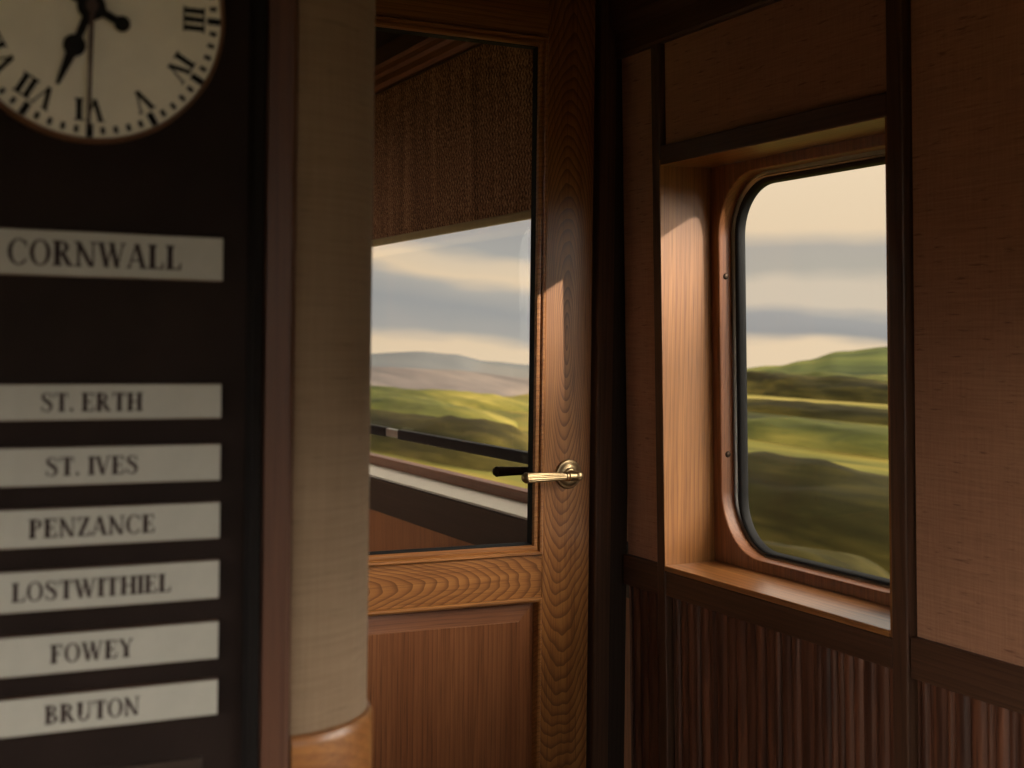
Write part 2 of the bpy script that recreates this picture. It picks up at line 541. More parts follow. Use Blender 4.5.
# dark seal round the glass, widened to stand in for the bead's shaded slope
sp = [(.0184, Y0+.0045), (.0200, Y0+.0065), (.0225, Y0+.0150), (.0225, Y0+.0166), (.0184, Y0+.0166)]
rect_sweep(SX0, SX1, .8905, 1.824, sp).build('glazing_seal_shade', RUBBER, dr)
MB().box(SX0+.006, SX1-.006, Y0+.0168, Y0+.0208, .8965, 1.818).build('pane', GLASS, dr)
# lower panel
lp = [(0, Y0+.014), (0, Y0-.002), (.0015, Y0-.0045), (.0045, Y0-.0052), (.0075, Y0-.0030), (.0095, Y0+.004), (.0110, Y0+.014)]
rect_sweep(SX0, SX1, .22, .8150, lp).build('panel_moulding', wood('oak', 'X'), dr, smooth=True, angle=30)
px0, px1, pz0, pz1 = SX0+.008, SX1-.008, .228, .807
m = MB()
R4 = lambda o, yy: [(px0+o, yy, pz0+o), (px1-o, yy, pz0+o), (px1-o, yy, pz1-o), (px0+o, yy, pz1-o)]
m.loops([R4(0, Y1-.010), R4(0, Y0+.0110), R4(.034, Y0+.0062), R4(.0345, Y0+.0045), R4(.05, Y0+.0045)], cap=True)
rp = m.build('raised_panel', wood('oak_red', 'Z'), dr)
rp.data.materials.append(wood('oak_red', 'X'))
for pl in rp.data.polygons:      # the top and bottom members of the fielded border run crosswise
    if .05 < abs(pl.normal.z) < .9:
        pl.material_index = 1
# jamb and corner cover
jm = [(1.1995, YD+.060), (1.1995, YD-.004), (1.2015, YD-.008), (1.2330, YD-.008), (1.2352, YD-.004), (1.2352, YD+.060)]
MB().prism(jm, 'Z', 0, 1.962).build('jamb', wood('brown', 'Z'), dr)
MB().box(1.2352, 1.275, YD+.004, YD+.06, 0, ZC).build('corner_cover', wood('dark', 'Z'), dr)
MB().box(.354, .4215, YD, YD+.06, 0, 1.962).build('jamb', wood('brown', 'Z'), dr)
MB().box(.4215, 1.1995, YD-.006, YD+.06, 1.9585, 1.985, .003).build('door_head', wood('brown', 'X'), dr)


def door_handle(flip, mat):
    """lever handle; built for the near face, mirrored through the door for the far one"""
    h = empty('door_handle', (0, 0, 0))
    h.parent = dr
    hx, hz = 1.1465, 1.0350
    h.location = Vector((hx, YD if not flip else Y1, hz)) - Vector(dr.location)
    F = Matrix.Identity(4)
    if flip:
        F = Matrix.Translation((0, YD+Y1, 0)) @ Matrix.Diagonal((1, -1, 1, 1))
    m = MB()
    m.lathe([(.0265, 0), (.0265, -.0025), (.0255, -.0040), (.0235, -.0046), (.0222, -.0046), (.0205, -.0065), (.0150, -.0082), (.0125, -.0088), (.0120, -.0105), (.0095, -.0120)], (hx, YD, hz), 'Y', 56)
    m.build('rosette', mat, h, F, smooth=True, angle=50)
    m = MB()
    m.lathe([(.0088, -.010), (.0080, -.018), (.0075, -.028), (.0080, -.034), (.0082, -.0390), (.0078, -.0440), (.0060, -.0462), (0, -.0470)], (hx, YD, hz), 'Y', 32)
    m.build('neck', mat, h, F, smooth=True, angle=60)
    m = MB()
    yl = YD-.039
    m.lathe([(.0070, .004), (.0070, -.016), (.0086, -.0175), (.0086, -.0195), (.0066, -.0205), (.0066, -.0225), (.0078, -.0235), (.0078, -.0250), (.0066, -.0262)], (hx, yl, hz), 'X', 32)
    m.build('lever', mat, h, F, smooth=True, angle=40)
    m = MB()
    rf = lambda t, hh: 1 - .15*abs(math.cos(6*t))**3 if -.103 < hh < -.030 else 1
    m.lathe([(.0062, -.026), (.0070, -.0285), (.0072, -.0305), (.0082, -.068), (.0094, -.102), (.0097, -.1035), (.0097, -.1060), (.0085, -.1075), (.0080, -.1082), (.0062, -.1110), (.0035, -.1125), (0, -.113)], (hx, yl, hz), 'X', 96, rf)
    m.build('grip', mat, h, F, smooth=True, angle=50)
    return h


h1 = door_handle(False, BRASS)
h1['label'] = 'brass lever handle with a reeded grip'
h2 = door_handle(True, DBRASS)

# ------------------------------------------------------------------ partition carrying the sign board, with its rounded fabric corner
YS = .90
part = empty('wall_partition', (-.3, YS+.3, 0))
tag(part, 'partition wall in shadow behind the destination board', 'wall', kind='structure')
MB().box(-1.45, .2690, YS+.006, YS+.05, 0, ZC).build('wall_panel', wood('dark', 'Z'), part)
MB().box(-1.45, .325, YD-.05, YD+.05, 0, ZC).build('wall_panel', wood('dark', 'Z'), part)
st = [(.2445, YS+.02), (.2445, YS-.004), (.2465, YS-.008), (.2640, YS-.008), (.2672, YS-.005), (.2685, YS+.0), (.2685, YS+.02)]
MB().prism(st, 'Z', 0, ZC).build('corner_strip', wood('umber', 'Z'), part)
cx, cy, cr = .2693, YS+.081, .081


def quarter(r, r2, zs):
    """quarter-round shell from facing the saloon to facing the passage"""
    m = MB()
    N = 20
    pts = [(cx + r*math.sin(PI/2*i/N), cy - r*math.cos(PI/2*i/N)) for i in range(N+1)]
    pts += [(cx + r, cy+.11)] + [(cx+r2, cy+.11)]
    pts += [(cx + r2*math.sin(PI/2*i/N), cy - r2*math.cos(PI/2*i/N)) for i in range(N, -1, -1)]
    m.prism(pts, 'Z', zs[0], zs[1])
    return m


fab = quarter(cr, cr-.012, (.990, ZC)).build('fabric_covering', COLFAB, part, smooth=True, angle=40)
# wooden base with a rolled upper edge
N = 24
loops_ = []
prof = [(-.012, .10), (-.012, .992), (-.001, .9935), (.0025, .9920), (.0042, .9885), (.0045, .984), (.0045, .10)]
path = [(cx, cy, 0.0)] and [(math.sin(PI/2*i/N), -math.cos(PI/2*i/N)) for i in range(N+1)]
for ux, uy in path:
    loops_.append([(cx + (cr+o)*ux, cy + (cr+o)*uy, z) for o, z in prof])
loops_.append([(cx + cr+o, cy+.11, z) for o, z in prof])
MB().loops(loops_, cap=True).build('base_panel', wood('oak', 'X'), part, smooth=True, angle=40)
MB().box(.329, cx+cr-.012, cy+.11, YD, 0, ZC).build('side_panel', wood('brown', 'Z'), part)

# ------------------------------------------------------------------ destination board
bd = empty('destination_board', (.06, YS, .80))
tag(bd, 'tall black-brown board carrying a clock and seven cream station plates', 'board')
BX0, BX1, BZ0, BZ1 = -.135, .2440, .80, 1.72
MB().box(BX0+.010, BX1-.010, YS-.006, YS+.006, BZ0+.01, BZ1-.01).build('back_panel', BOARDM, bd)
fp = [(0, YS+.006), (0, YS-.010), (.002, YS-.012), (.0075, YS-.012), (.0100, YS-.009), (.0110, YS-.0055), (.0110, YS+.006)]
rect_sweep(BX0, BX1, BZ0, BZ1, fp).build('frame', plain('frame_matt_black', (.010, .008, .0075), .75, 0, .1, .12), bd, smooth=True, angle=30)
# thin raised ledge below the plates
MB().box(BX0+.02, .2060, YS-.0085, YS-.0055, .978, .9885, .001).build('ledge', wood('dark', 'X'), bd)

# --- serif capitals out of polygons, cap height 1
S_, T_, SH, SE = .235, .105, .066, .075


def q(x0, x1, y0, y1):
    return [(x0, y0), (x1, y0), (x1, y1), (x0, y1)]


def stem(x, w=S_, y0=0.0, y1=1.0, top=True, bot=True):
    o = [q(x, x+w, y0, y1)]
    if bot: o.append([(x-SE, y0), (x+w+SE, y0), (x+w+SE, y0+SH*.7), (x+w, y0+SH*1.6), (x, y0+SH*1.6), (x-SE, y0+SH*.7)])
    if top: o.append([(x-SE, y1), (x-SE, y1-SH*.7), (x, y1-SH*1.6), (x+w, y1-SH*1.6), (x+w+SE, y1-SH*.7), (x+w+SE, y1)])
    return o


def diag(xb, xt, w, y0=0.0, y1=1.0):
    return [(xb, y0), (xb+w, y0), (xt+w, y1), (xt, y1)]


def serif(x, w, y):
    return q(x-SE, x+w+SE, y-SH if y > .5 else y, y if y > .5 else y+SH)


def ring(cx, cy, rx, ry, tx, ty, a0, a1, n=28):
    o = []
    for i in range(n):
        a, b = rad(a0+(a1-a0)*i/n), rad(a0+(a1-a0)*(i+1)/n)
        o.append([(cx+(rx-tx)*math.cos(a), cy+(ry-ty)*math.sin(a)), (cx+rx*math.cos(a), cy+ry*math.sin(a)),
                  (cx+rx*math.cos(b), cy+ry*math.sin(b)), (cx+(rx-tx)*math.cos(b), cy+(ry-ty)*math.sin(b))])
    return o


def stroke(pts, ws):
    P = [Vector(p) for p in pts]
    fine, fw = [], []
    for i in range(len(P)-1):
        p0, p1, p2, p3 = P[max(i-1, 0)], P[i], P[i+1], P[min(i+2, len(P)-1)]
        for k in range(6):
            t = k/6
            fine.append(.5*((2*p1) + (p2-p0)*t + (2*p0-5*p1+4*p2-p3)*t*t + (3*p1-p0-3*p2+p3)*t**3))
            fw.append(ws[i]*(1-t)+ws[i+1]*t)
    fine.append(P[-1]); fw.append(ws[-1])
    L, Rr = [], []
    for i, p in enumerate(fine):
        d = (fine[min(i+1, len(fine)-1)] - fine[max(i-1, 0)]).normalized()
        nrm = Vector((-d.y, d.x))*fw[i]/2
        L.append(p+nrm); Rr.append(p-nrm)
    return [[tuple(L[i]), tuple(Rr[i]), tuple(Rr[i+1]), tuple(L[i+1])] for i in range(len(L)-1)]


def glyph(c):
    if c == 'I': return .34, stem(.08)
    if c == 'H': return .86, stem(.08) + stem(.595) + [q(.2, .65, .47, .54)]
    if c == 'T': return .76, stem(.29, top=False) + [q(.03, .73, .935, 1), [(.03, 1), (.03, .70), (.06, .70), (.12, .94)], [(.73, 1), (.73, .70), (.70, .70), (.64, .94)]]
    if c == 'L': return .70, stem(.08) + [q(.1, .66, 0, .065), [(.66, 0), (.68, .30), (.64, .30), (.55, .06)]]
    if c == 'E': return .72, stem(.08) + [q(.1, .64, .935, 1), q(.2, .50, .475, .54), q(.1, .66, 0, .065), [(.64, 1), (.64, .72), (.61, .72), (.53, .94)],
                                         [(.66, 0), (.69, .30), (.65, .30), (.55, .06)], q(.47, .51, .36, .65)]
    if c == 'F': return .68, stem(.08) + [q(.1, .62, .935, 1), q(.2, .48, .475, .54), [(.62, 1), (.62, .70), (.59, .70), (.51, .94)], q(.45, .49, .36, .65)]
    if c == 'N': return .88, stem(.10, T_, top=False) + [serif(.70, T_, 1.0), q(.70, .77, 0, 1), diag(.58, .02, .20), q(-.02, .14, .945, 1)]
    if c == 'V': return .80, [diag(.32, .03, .20), diag(.37, .66, .075), serif(.05, .16, 1.0), serif(.66, .06, 1.0)]
    if c == 'A': return .80, [diag(.03, .34, .075), diag(.57, .29, .20), q(.14, .62, .29, .35), serif(.04, .06, 0), serif(.59, .16, 0)]
    if c == 'W': return 1.16, [diag(.27, .03, .19), diag(.32, .56, .07), diag(.70, .46, .19), diag(.75, 1.0, .07), serif(.05, .15, 1.0), serif(1.0, .06, 1.0), serif(.50, .12, 1.0)]
    if c == 'X': return .80, [diag(.56, .03, .21), diag(.06, .62, .075), serif(.06, .14, 1), serif(.62, .06, 1), serif(.06, .06, 0), serif(.58, .16, 0)]
    if c == 'Y': return .78, stem(.295, top=False, y1=.5) + [[(.295, .42), (.48, .42), (.48, .52), (.22, 1), (.02, 1), (.295, .5)], [(.40, .46), (.48, .46), (.72, 1), (.64, 1)], serif(.05, .14, 1), serif(.63, .06, 1)]
    if c == 'Z': return .72, [q(.07, .67, .935, 1), q(.04, .68, 0, .065), diag(.04, .45, .22), [(.07, 1), (.06, .72), (.10, .72), (.18, .94)], [(.68, 0), (.70, .29), (.66, .29), (.56, .06)]]
    if c == 'O': return .86, ring(.43, .5, .41, .52, .17, .06, 0, 360, 40)
    if c == 'C': return .80, ring(.44, .5, .42, .52, .17, .06, 48, 312, 34) + [[(.74, .66), (.77, .66), (.74, .98), (.66, .86)], [(.70, .10), (.76, .26), (.72, .27), (.62, .12)]]
    if c == 'U': return .84, stem(.09, y0=.3, bot=False) + [q(.66, .73, .3, 1), serif(.66, .07, 1)] + ring(.41, .32, .32, .34, .15, .075, 180, 360, 20)
    if c == 'P': return .70, stem(.08) + ring(.30, .735, .36, .265, .17, .06, -90, 90, 18) + [q(.2, .31, .94, 1), q(.2, .31, .47, .53)]
    if c == 'R': return .84, stem(.08) + ring(.30, .745, .35, .255, .17, .06, -90, 90, 18) + [q(.2, .31, .94, 1), q(.2, .36, .49, .55), [(.30, .52), (.50, .52), (.80, 0), (.58, 0)], q(.60, .86, 0, SH)]
    if c == 'B': return .76, stem(.08) + ring(.30, .76, .33, .24, .16, .06, -90, 90, 18) + ring(.30, .265, .40, .265, .18, .06, -90, 90, 18) + [q(.2, .31, .94, 1), q(.2, .31, .475, .535), q(.2, .31, 0, .06)]
    if c == 'S': return .66, stroke([(.56, .74), (.52, .90), (.34, .975), (.15, .89), (.14, .72), (.30, .575), (.46, .46), (.55, .29), (.50, .10), (.30, .025), (.13, .11), (.08, .28)],
                                    [.05, .06, .06, .12, .17, .20, .20, .17, .12, .06, .06, .05]) + [[(.55, .70), (.59, .70), (.58, 1.0), (.53, .95)], [(.05, .30), (.09, .30), (.10, .05), (.06, 0)]]
    if c == '.': return .26, [[(.13+.095*math.cos(2*PI*i/14), .09+.095*math.sin(2*PI*i/14)) for i in range(14)]]
    return .30, []


def set_text(s, gap=.045):
    x, out = 0.0, []
    for c in s:
        w, ps = glyph(c)
        out += [[(u+x, v) for u, v in p] for p in ps]
        x += w + gap
    us = [u for p in out for u, v in p]
    a, b = min(us), max(us)
    return [[(u-a, v) for u, v in p] for p in out], b-a


# name, text x range, plate z range, cap height
PLATES = [('CORNWALL', .0785, .1872, 1.3101, 1.3391, .0162, 'cream plate lettered CORNWALL, the largest, just below the clock'),
          ('ST. ERTH', .0998, .1632, 1.2175, 1.2405, .0120, 'cream plate lettered ST. ERTH on the dark board'),
          ('ST. IVES', .1032, .1604, 1.1756, 1.1999, .0120, 'cream plate lettered ST. IVES on the dark board'),
          ('PENZANCE', .0930, .1718, 1.1363, 1.1607, .0122, 'cream plate lettered PENZANCE on the dark board'),
          ('LOSTWITHIEL', .0833, .1828, 1.0957, 1.1214, .0122, 'cream plate lettered LOSTWITHIEL on the dark board'),
          ('FOWEY', .1070, .1587, 1.0550, 1.0801, .0120, 'cream plate lettered FOWEY on the dark board'),
          ('BRUTON', .1040, .1636, 1.0171, 1.0408, .0120, 'cream plate lettered BRUTON, lowest on the dark board')]
YP = YS-.0115
for s, a, b, z0, z1, cap, lab in PLATES:
    t = tag(empty('station_plate', (.1275, YS-.006, z0)), lab, 'sign plate', 'station plates on the destination board')
    MB().box(.0395, .2155, YS-.0105, YS-.0062, z0-.0004, z1+.0004, .0008).build('backing', PEDGE, t)
    MB().box(.0400, .2151, YP-.0005, YS-.0100, z0+.0002, z1-.0002, .0004).build('face', PLATEM, t)
    ps, w = set_text(s)
    m = MB()
    base = (z0+z1)/2 - cap/2
    for p in ps:
        m.prism([(a + u*(b-a)/w, base + v*cap) for u, v in p], 'Y', YP-.0008, YP-.0003)
    m.build('lettering', INK, t)

# ------------------------------------------------------------------ clock
CX, CZ, CR = .1268, 1.4836, .0862
ck = tag(empty('wall_clock', (CX, YS-.006, CZ)), 'round cream clock with roman numerals and black hands on the dark board', 'clock')
YF = YS-.0150
m = MB()
m.lathe([(CR-.0022, -.0002), (CR-.0019, -.0105), (CR-.0008, -.0115), (CR+.0003, -.0105), (CR+.0006, -.0004)], (CX, YS-.0060, CZ), 'Y', 120)
m.build('case_rim', plain('rim_brown', (.18, .09, .05), .4, 0, .1, .4), ck, smooth=True, angle=50)
MB().lathe([(CR-.0022, 0), (CR-.0022, -.003)], (CX, YF+.0030, CZ), 'Y', 120).build('dial', DIAL, ck, smooth=True)
YT = YF-.0002
m = MB()


def radial(poly, ang, r0, h, wd=1.0):
    d = Vector((math.sin(ang), math.cos(ang)))
    e = Vector((math.cos(ang), -math.sin(ang)))
    return [tuple(Vector((CX, CZ)) + d*(r0+v*h) + e*(u*h*wd)) for u, v in poly]


for k, s in enumerate(('XII', 'I', 'II', 'III', 'IV', 'V', 'VI', 'VII', 'VIII', 'IX', 'X', 'XI')):
    ps, w = set_text(s, .03)
    for p in ps:
        m.prism(radial([(u-w/2, v) for u, v in p], 2*PI*k/12, CR*.685, CR*.165, 1.08), 'Y', YT-.0002, YT+.0001)
m.build('numerals', BLACKP, ck)
m = MB()
for k in range(60):
    big = k % 5 == 0
    w, r0, r1 = (.026, .868, .972) if big else (.0165, .893, .947)
    m.prism(radial([(-w, r0), (w, r0), (w, r1), (-w, r1)], 2*PI*k/60, 0, CR), 'Y', YT-.0002, YT+.0001)
m.build('minute_track', BLACKP, ck)


def hand(name, mat, ang, outline, y0, y1, discs=()):
    m = MB()
    d = Vector((math.sin(ang), math.cos(ang)))
    e = Vector((math.cos(ang), -math.sin(ang)))
    C0 = Vector((CX, CZ))
    for poly in outline:
        m.prism([tuple(C0 + d*v*CR + e*u*CR) for u, v in poly], 'Y', y0, y1)
    for v0, r in discs:
        m.prism([tuple(C0 + d*(v0+r*math.sin(2*PI*i/28))*CR + e*r*math.cos(2*PI*i/28)*CR) for i in range(28)], 'Y', y0-.0001, y1+.0001)
    return m.build(name, mat, ck)


hand('hour_hand', BLACKP, rad(201.5), [[(-.036, 0), (.036, 0), (.026, .30), (-.026, .30)], [(-.040, .36), (.040, .36), (.014, .645), (-.014, .645)]], YT-.0030, YT-.0022, [(0, .105), (.325, .082)])
hand('minute_hand', BLACKP, rad(296), [[(-.030, -.20), (.030, -.20), (.034, .35), (-.034, .35)], [(-.034, .35), (.034, .35), (.010, .86), (-.010, .86)]], YT-.0044, YT-.0036, [(0, .085), (-.245, .060)])
hand('second_hand', BROWNP, rad(181), [[(-.019, -.22), (.019, -.22), (.012, .91), (-.012, .91)]], YT-.0056, YT-.0050, [(0, .045)])

# ------------------------------------------------------------------ passage beyond the door
wp = empty('wall_far', (1.31, 3.4, 0))
tag(wp, 'window wall of the vestibule beyond the door glass', 'wall', kind='structure')
V0, V1 = 2.32, 4.30        # its window
XA = 1.300
m = MB().box(1.335, 1.45, YD+.05, V0, 0, ZC).box(1.335, 1.45, V1, 4.6, 0, ZC).box(1.335, 1.45, V0, V1, 0, .868).box(1.335, 1.45, V0, V1, 1.80, ZC)
m.build('wall_core', SHELL, wp, LEAN)
MB().box(1.306, 1.336, YD+.05, 4.6, .09, .784).build('wainscot_panel', wood('oak_red', 'Z'), wp, LEAN)
MB().box(XA+.001, 1.336, YD+.05, 4.6, .784, .878, .002).build('dado_rail', wood('dark', 'Y'), wp, LEAN)
MB().box(1.290, 1.336, YD+.05, 4.6, 0, .09, .003).build('baseboard', wood('brown', 'Y'), wp, LEAN)
MB().box(1.312, 1.336, YD+.05, 4.6, 1.80, 2.10).build('upper_panel', wood('brown', 'Y'), wp, LEAN)
MB().box(1.312, 1.336, YD+.05, V0, .890, 1.80).build('fabric_panel', FAB, wp, LEAN)
MB().box(1.312, 1.336, V1, 4.6, .890, 1.80).build('fabric_panel', FAB, wp, LEAN)
w3 = empty('window_3', (1.40, 3.3, .88))
tag(w3, 'long window of the vestibule seen through the door glass with a dark rail across it', 'window', kind='structure')
MB().box(1.286, 1.394, V0, V1, .8845, .8905, .0015).build('sill_board', plain('pale_sill', (.40, .36, .29), .45, 0, .06, .4), w3, LEAN)
MB().box(1.392, 1.425, V0, V1, .868, .9165, .003).build('bottom_frame', wood('umber', 'Y'), w3, LEAN)
MB().box(1.392, 1.425, V0, V1, 1.76, 1.80, .003).build('top_frame', wood('oak_red', 'Y'), w3, LEAN)
MB().box(1.392, 1.425, V0, V0+.05, .9165, 1.76, .003).build('side_frame', wood('oak_red', 'Z'), w3, LEAN)
MB().box(1.392, 1.425, V1-.05, V1, .9165, 1.76, .003).build('side_frame', wood('oak_red', 'Z'), w3, LEAN)
MB().box(1.410, 1.414, V0+.05, V1-.05, .9165, 1.76).build('pane', GLASS, w3, LEAN)
MB().box(1.374, 1.396, V0, 3.58, .9860, 1.0140, .004).build('rail_bar', BLACKP, w3, LEAN)
MB().box(1.374, 1.396, 3.68, V1, .9860, 1.0140, .004).build('rail_bar', BLACKP, w3, LEAN)
MB().box(1.377, 1.393, 3.575, 3.685, .9885, 1.0115, .003).build('rail_bracket', ALU, w3, LEAN)
MB().box(1.336, 1.452, V0-.02, V0, .868, 1.80).build('reveal_board', wood('oak', 'Z'), w3, LEAN)
MB().box(1.336, 1.452, V1, V1+.02, .868, 1.80).build('reveal_board', wood('oak', 'Z'), w3, LEAN)
# cornice moulding over the blind
pm = [(1.335, 1.975), (1.300, 1.975), (1.292, 1.985), (1.292, 2.002), (1.284, 2.010), (1.284, 2.024), (1.272, 2.030), (1.335, 2.030)]
tr = MB().prism(pm, 'Y', YD+.05, 4.6).build('trim_1', wood('oak_red', 'Y'), None, LEAN)
tag(tr, 'red-brown moulding running along the vestibule wall above the woven blind', 'moulding', kind='structure')
wv = empty('wall_end', (.8, 4.6, 0))
tag(wv, 'end wall of the vestibule beyond the door', 'wall', kind='structure')
MB().box(.2, 1.45, 4.6, 4.7, 0, ZC).build('wall_panel', wood('brown', 'Z'), wv)
MB().box(-1.55, .2, 4.6, 4.7, 0, ZC).build('wall_panel', wood('brown', 'Z'), wv)
m = MB().box(-1.55, -1.45, 2.11, 4.7, 0, .45).box(-1.55, -1.45, 2.11, 4.7, 1.95, ZC).box(-1.55, -1.45, 2.11, 2.4, .45, 1.95).box(-1.55, -1.45, 4.4, 4.7, .45, 1.95)
m.build('side_panel', wood('brown', 'Z'), wv)
MB().box(-1.502, -1.498, 2.4, 4.4, .45, 1.95).build('pane', GLASS, wv)  # unseen side window added to light the vestibule
# roller blind
rbl = tag(empty('roller_blind', (1.32, 3.3, 1.57)), 'brown woven roller blind drawn half down the vestibule window', 'blind')
m = MB()
ny, nz = 60, 14
grid = {}
for side, X0 in ((0, 1.303), (1, 1.3055)):
    for i in range(ny+1):
        for j in range(nz+1):
            yy = V0+.03 + (V1-V0-.06)*i/ny
            zz = 1.558 + (1.965-1.558)*j/nz
            grid[side, i, j] = m.bm.verts.new((X0 + .0012*math.sin(yy*9+1)*(1-j/nz), yy, zz))
for side in (0, 1):
    for i in range(ny):
        for j in range(nz):
            m.bm.faces.new((grid[side, i, j], grid[side, i+1, j], grid[side, i+1, j+1], grid[side, i, j+1]))
m.build('fabric', BLIND, rbl, LEAN, smooth=True)
m = MB()
m.prism([(1.2985, 1.542), (1.3105, 1.542), (1.3120, 1.546), (1.3120, 1.556), (1.3095, 1.5605), (1.2995, 1.5605), (1.2970, 1.556), (1.2970, 1.546)], 'Y', V0+.028, V1-.028)
m.build('hem_bar', HEM, rbl, LEAN)
MB().lathe([(.016, V0+.03), (.016, V1-.03)], (1.3200, 0, 1.957), 'Y', 24).build('roller', BLIND, rbl, LEAN, smooth=True)

rb2 = tag(empty('roller_blind', (1.30, .18, 1.24)), 'brown woven roller blind added in the unseen nearer window to cut its light', 'blind')  # blind added out of view to keep light off the upper rounded corner
MB().box(1.318, 1.3205, W2[0]+.02, W2[1]-.02, 1.255, 1.56).build('fabric', BLIND, rb2, LEAN)
MB().box(1.3135, 1.325, W2[0]+.018, W2[1]-.018, 1.240, 1.2565, .003).build('hem_bar', HEM, rb2, LEAN)
MB().lathe([(.015, W2[0]+.02), (.015, W2[1]-.02)], (1.318, 0, 1.565), 'Y', 24).build('roller', BLIND, rb2, LEAN, smooth=True)

# ------------------------------------------------------------------ landscape
def land_mat(name, cols, sx, sy, sz=1.0, patch=None, rough=.95):
    """fields and hedges drawn out along the line: strips of mown, dry and lush growth"""
    M = NT(name)
    x, y, z = M.xyz()
    v = M.comb(M.math('MULTIPLY', x, sx), M.math('MULTIPLY', y, sy), M.math('MULTIPLY', z, sz))
    a = M.noise(v, 1.0, 4.0, .6)
    v2 = M.comb(M.math('MULTIPLY', x, sx*.23), M.math('MULTIPLY', y, sy*.4), M.math('MULTIPLY', z, sz*.3))
    b = M.noise(v2, 1.0, 1.0, .5)
    t = M.math('ADD', M.math('MULTIPLY', a, .6), M.math('MULTIPLY', b, .4))
    M.l(M.ramp(t, cols), M.b.inputs['Base Color'])
    M.P(Roughness=rough, Specular_IOR_Level=.05)
    return M.m


FIELD = land_mat('meadow_strips', [(.36, (.018, .019, .007)), (.42, (.045, .043, .012)), (.47, (.095, .085, .017)), (.51, (.135, .100, .019)), (.54, (.050, .050, .013)), (.59, (.11, .092, .018)), (.65, (.20, .155, .042))], .42, .040)
HEDGE = land_mat('hedge_leaves', [(.34, (.006, .005, .002)), (.46, (.016, .014, .004)), (.55, (.036, .029, .007)), (.68, (.09, .066, .014))], 1.4, .16, 2.6)
HEDGE2 = land_mat('hedge_leaves_light', [(.36, (.02, .024, .008)), (.48, (.055, .056, .014)), (.58, (.11, .095, .02)), (.68, (.20, .155, .035))], .9, .10, 1.6)
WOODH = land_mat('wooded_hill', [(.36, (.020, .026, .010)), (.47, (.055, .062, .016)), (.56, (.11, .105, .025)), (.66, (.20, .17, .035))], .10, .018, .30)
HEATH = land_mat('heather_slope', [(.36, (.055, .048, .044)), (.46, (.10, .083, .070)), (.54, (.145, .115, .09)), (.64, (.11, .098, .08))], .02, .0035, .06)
FARH = land_mat('distant_moor_haze', [(.36, (.066, .070, .070)), (.5, (.083, .084, .079)), (.64, (.105, .098, .084))], .006, .0012, .02)  # aerial haze put into the colour as a grey tint
RZ = -1.23  # ground level beside the track


def lerp(tab, x):
    if x <= tab[0][0]: return tab[0][1]
    for (a, u), (b, w) in zip(tab, tab[1:]):
        if x <= b:
            t = (x-a)/(b-a)
            t = t*t*(3-2*t)
            return u+(w-u)*t
    return tab[-1][1]


m = MB()
rs = [0.0, 3, 6, 9, 12, 15, 20, 26, 33, 42, 52, 62, 75, 90, 105, 120, 135, 150, 175, 210, 260, 330, 450, 650, 1000, 1700, 3000, 6000]
NA = 180
ring_v = []
for r in rs:
    row = []
    for i in range(NA):
        az = 360*i/NA
        edge = lerp([(0, 70), (26, 66), (33, 130), (60, 150), (170, 400), (330, 400), (360, 70)], az)
        z = RZ if r <= edge else max(RZ - .11*(r-edge), -42)
        if r > 900: z -= .06*(r-900)
        z += .18*noise.noise((r*math.sin(rad(az))*.05, r*math.cos(rad(az))*.02, 3.1)) if r > 9 else 0
        row.append(m.bm.verts.new((r*math.sin(rad(az)), r*math.cos(rad(az)), z)))
    ring_v.append(row)
for a in range(len(rs)-1):
    for i in range(NA):
        j = (i+1) % NA
        if a == 0:
            if i == 0: m.bm.faces.new(ring_v[1])
            continue
        m.bm.faces.new((ring_v[a][i], ring_v[a][j], ring_v[a+1][j], ring_v[a+1][i]))
g = m.build('field', FIELD, None, None, smooth=True, angle=80)
tag(g, 'grass and crop land falling away from the railway line', 'field', kind='structure')


def hill(name, mat, az0, az1, r0, rt, r1, zb, top, bump, label, cat, na=90, nr=16):
    """a ridge of land: top gives the skyline slope seen from the line by azimuth"""
    m = MB()
    rows = []
    for k in range(nr+1):
        t = k/nr
        row = []
        for i in range(na+1):
            az = az0+(az1-az0)*i/na
            r = r0+(rt-r0)*min(1, t*1.5) if t < 2/3 else rt+(r1-rt)*(t-2/3)*3
            f = math.sin(min(1, t*1.5)*PI/2)**1.2 if t < 2/3 else math.cos((t-2/3)*3*PI/2)
            zt = CH + lerp(top, az)*rt
            zz = zb + (zt-zb)*f
            x, y = r*math.sin(rad(az)), r*math.cos(rad(az))
            zz += bump*f*noise.noise((x*6/rt+2, y*5/rt, 1.7)) + .45*bump*f*noise.noise((x*26/rt, y*19/rt, 5.2))
            row.append(m.bm.verts.new((x, y, zz)))
        rows.append(row)
    for k in range(nr):
        for i in range(na):
            m.bm.faces.new((rows[k][i], rows[k][i+1], rows[k+1][i+1], rows[k+1][i]))
    o = m.build(name, mat, None, None, smooth=True, angle=80)
    return tag(o, label, cat, kind='structure')


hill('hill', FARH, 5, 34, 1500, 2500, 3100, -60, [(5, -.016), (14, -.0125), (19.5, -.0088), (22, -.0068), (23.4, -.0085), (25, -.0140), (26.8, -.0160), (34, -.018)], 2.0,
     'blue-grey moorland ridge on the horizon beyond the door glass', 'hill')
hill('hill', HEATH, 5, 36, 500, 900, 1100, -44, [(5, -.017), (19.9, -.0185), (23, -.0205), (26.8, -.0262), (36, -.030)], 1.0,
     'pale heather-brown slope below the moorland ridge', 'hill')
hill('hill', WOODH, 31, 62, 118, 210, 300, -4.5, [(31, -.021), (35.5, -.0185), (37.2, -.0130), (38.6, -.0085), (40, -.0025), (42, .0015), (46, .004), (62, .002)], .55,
     'green wooded hillside rising to the right in the round-cornered window', 'hill', na=120)


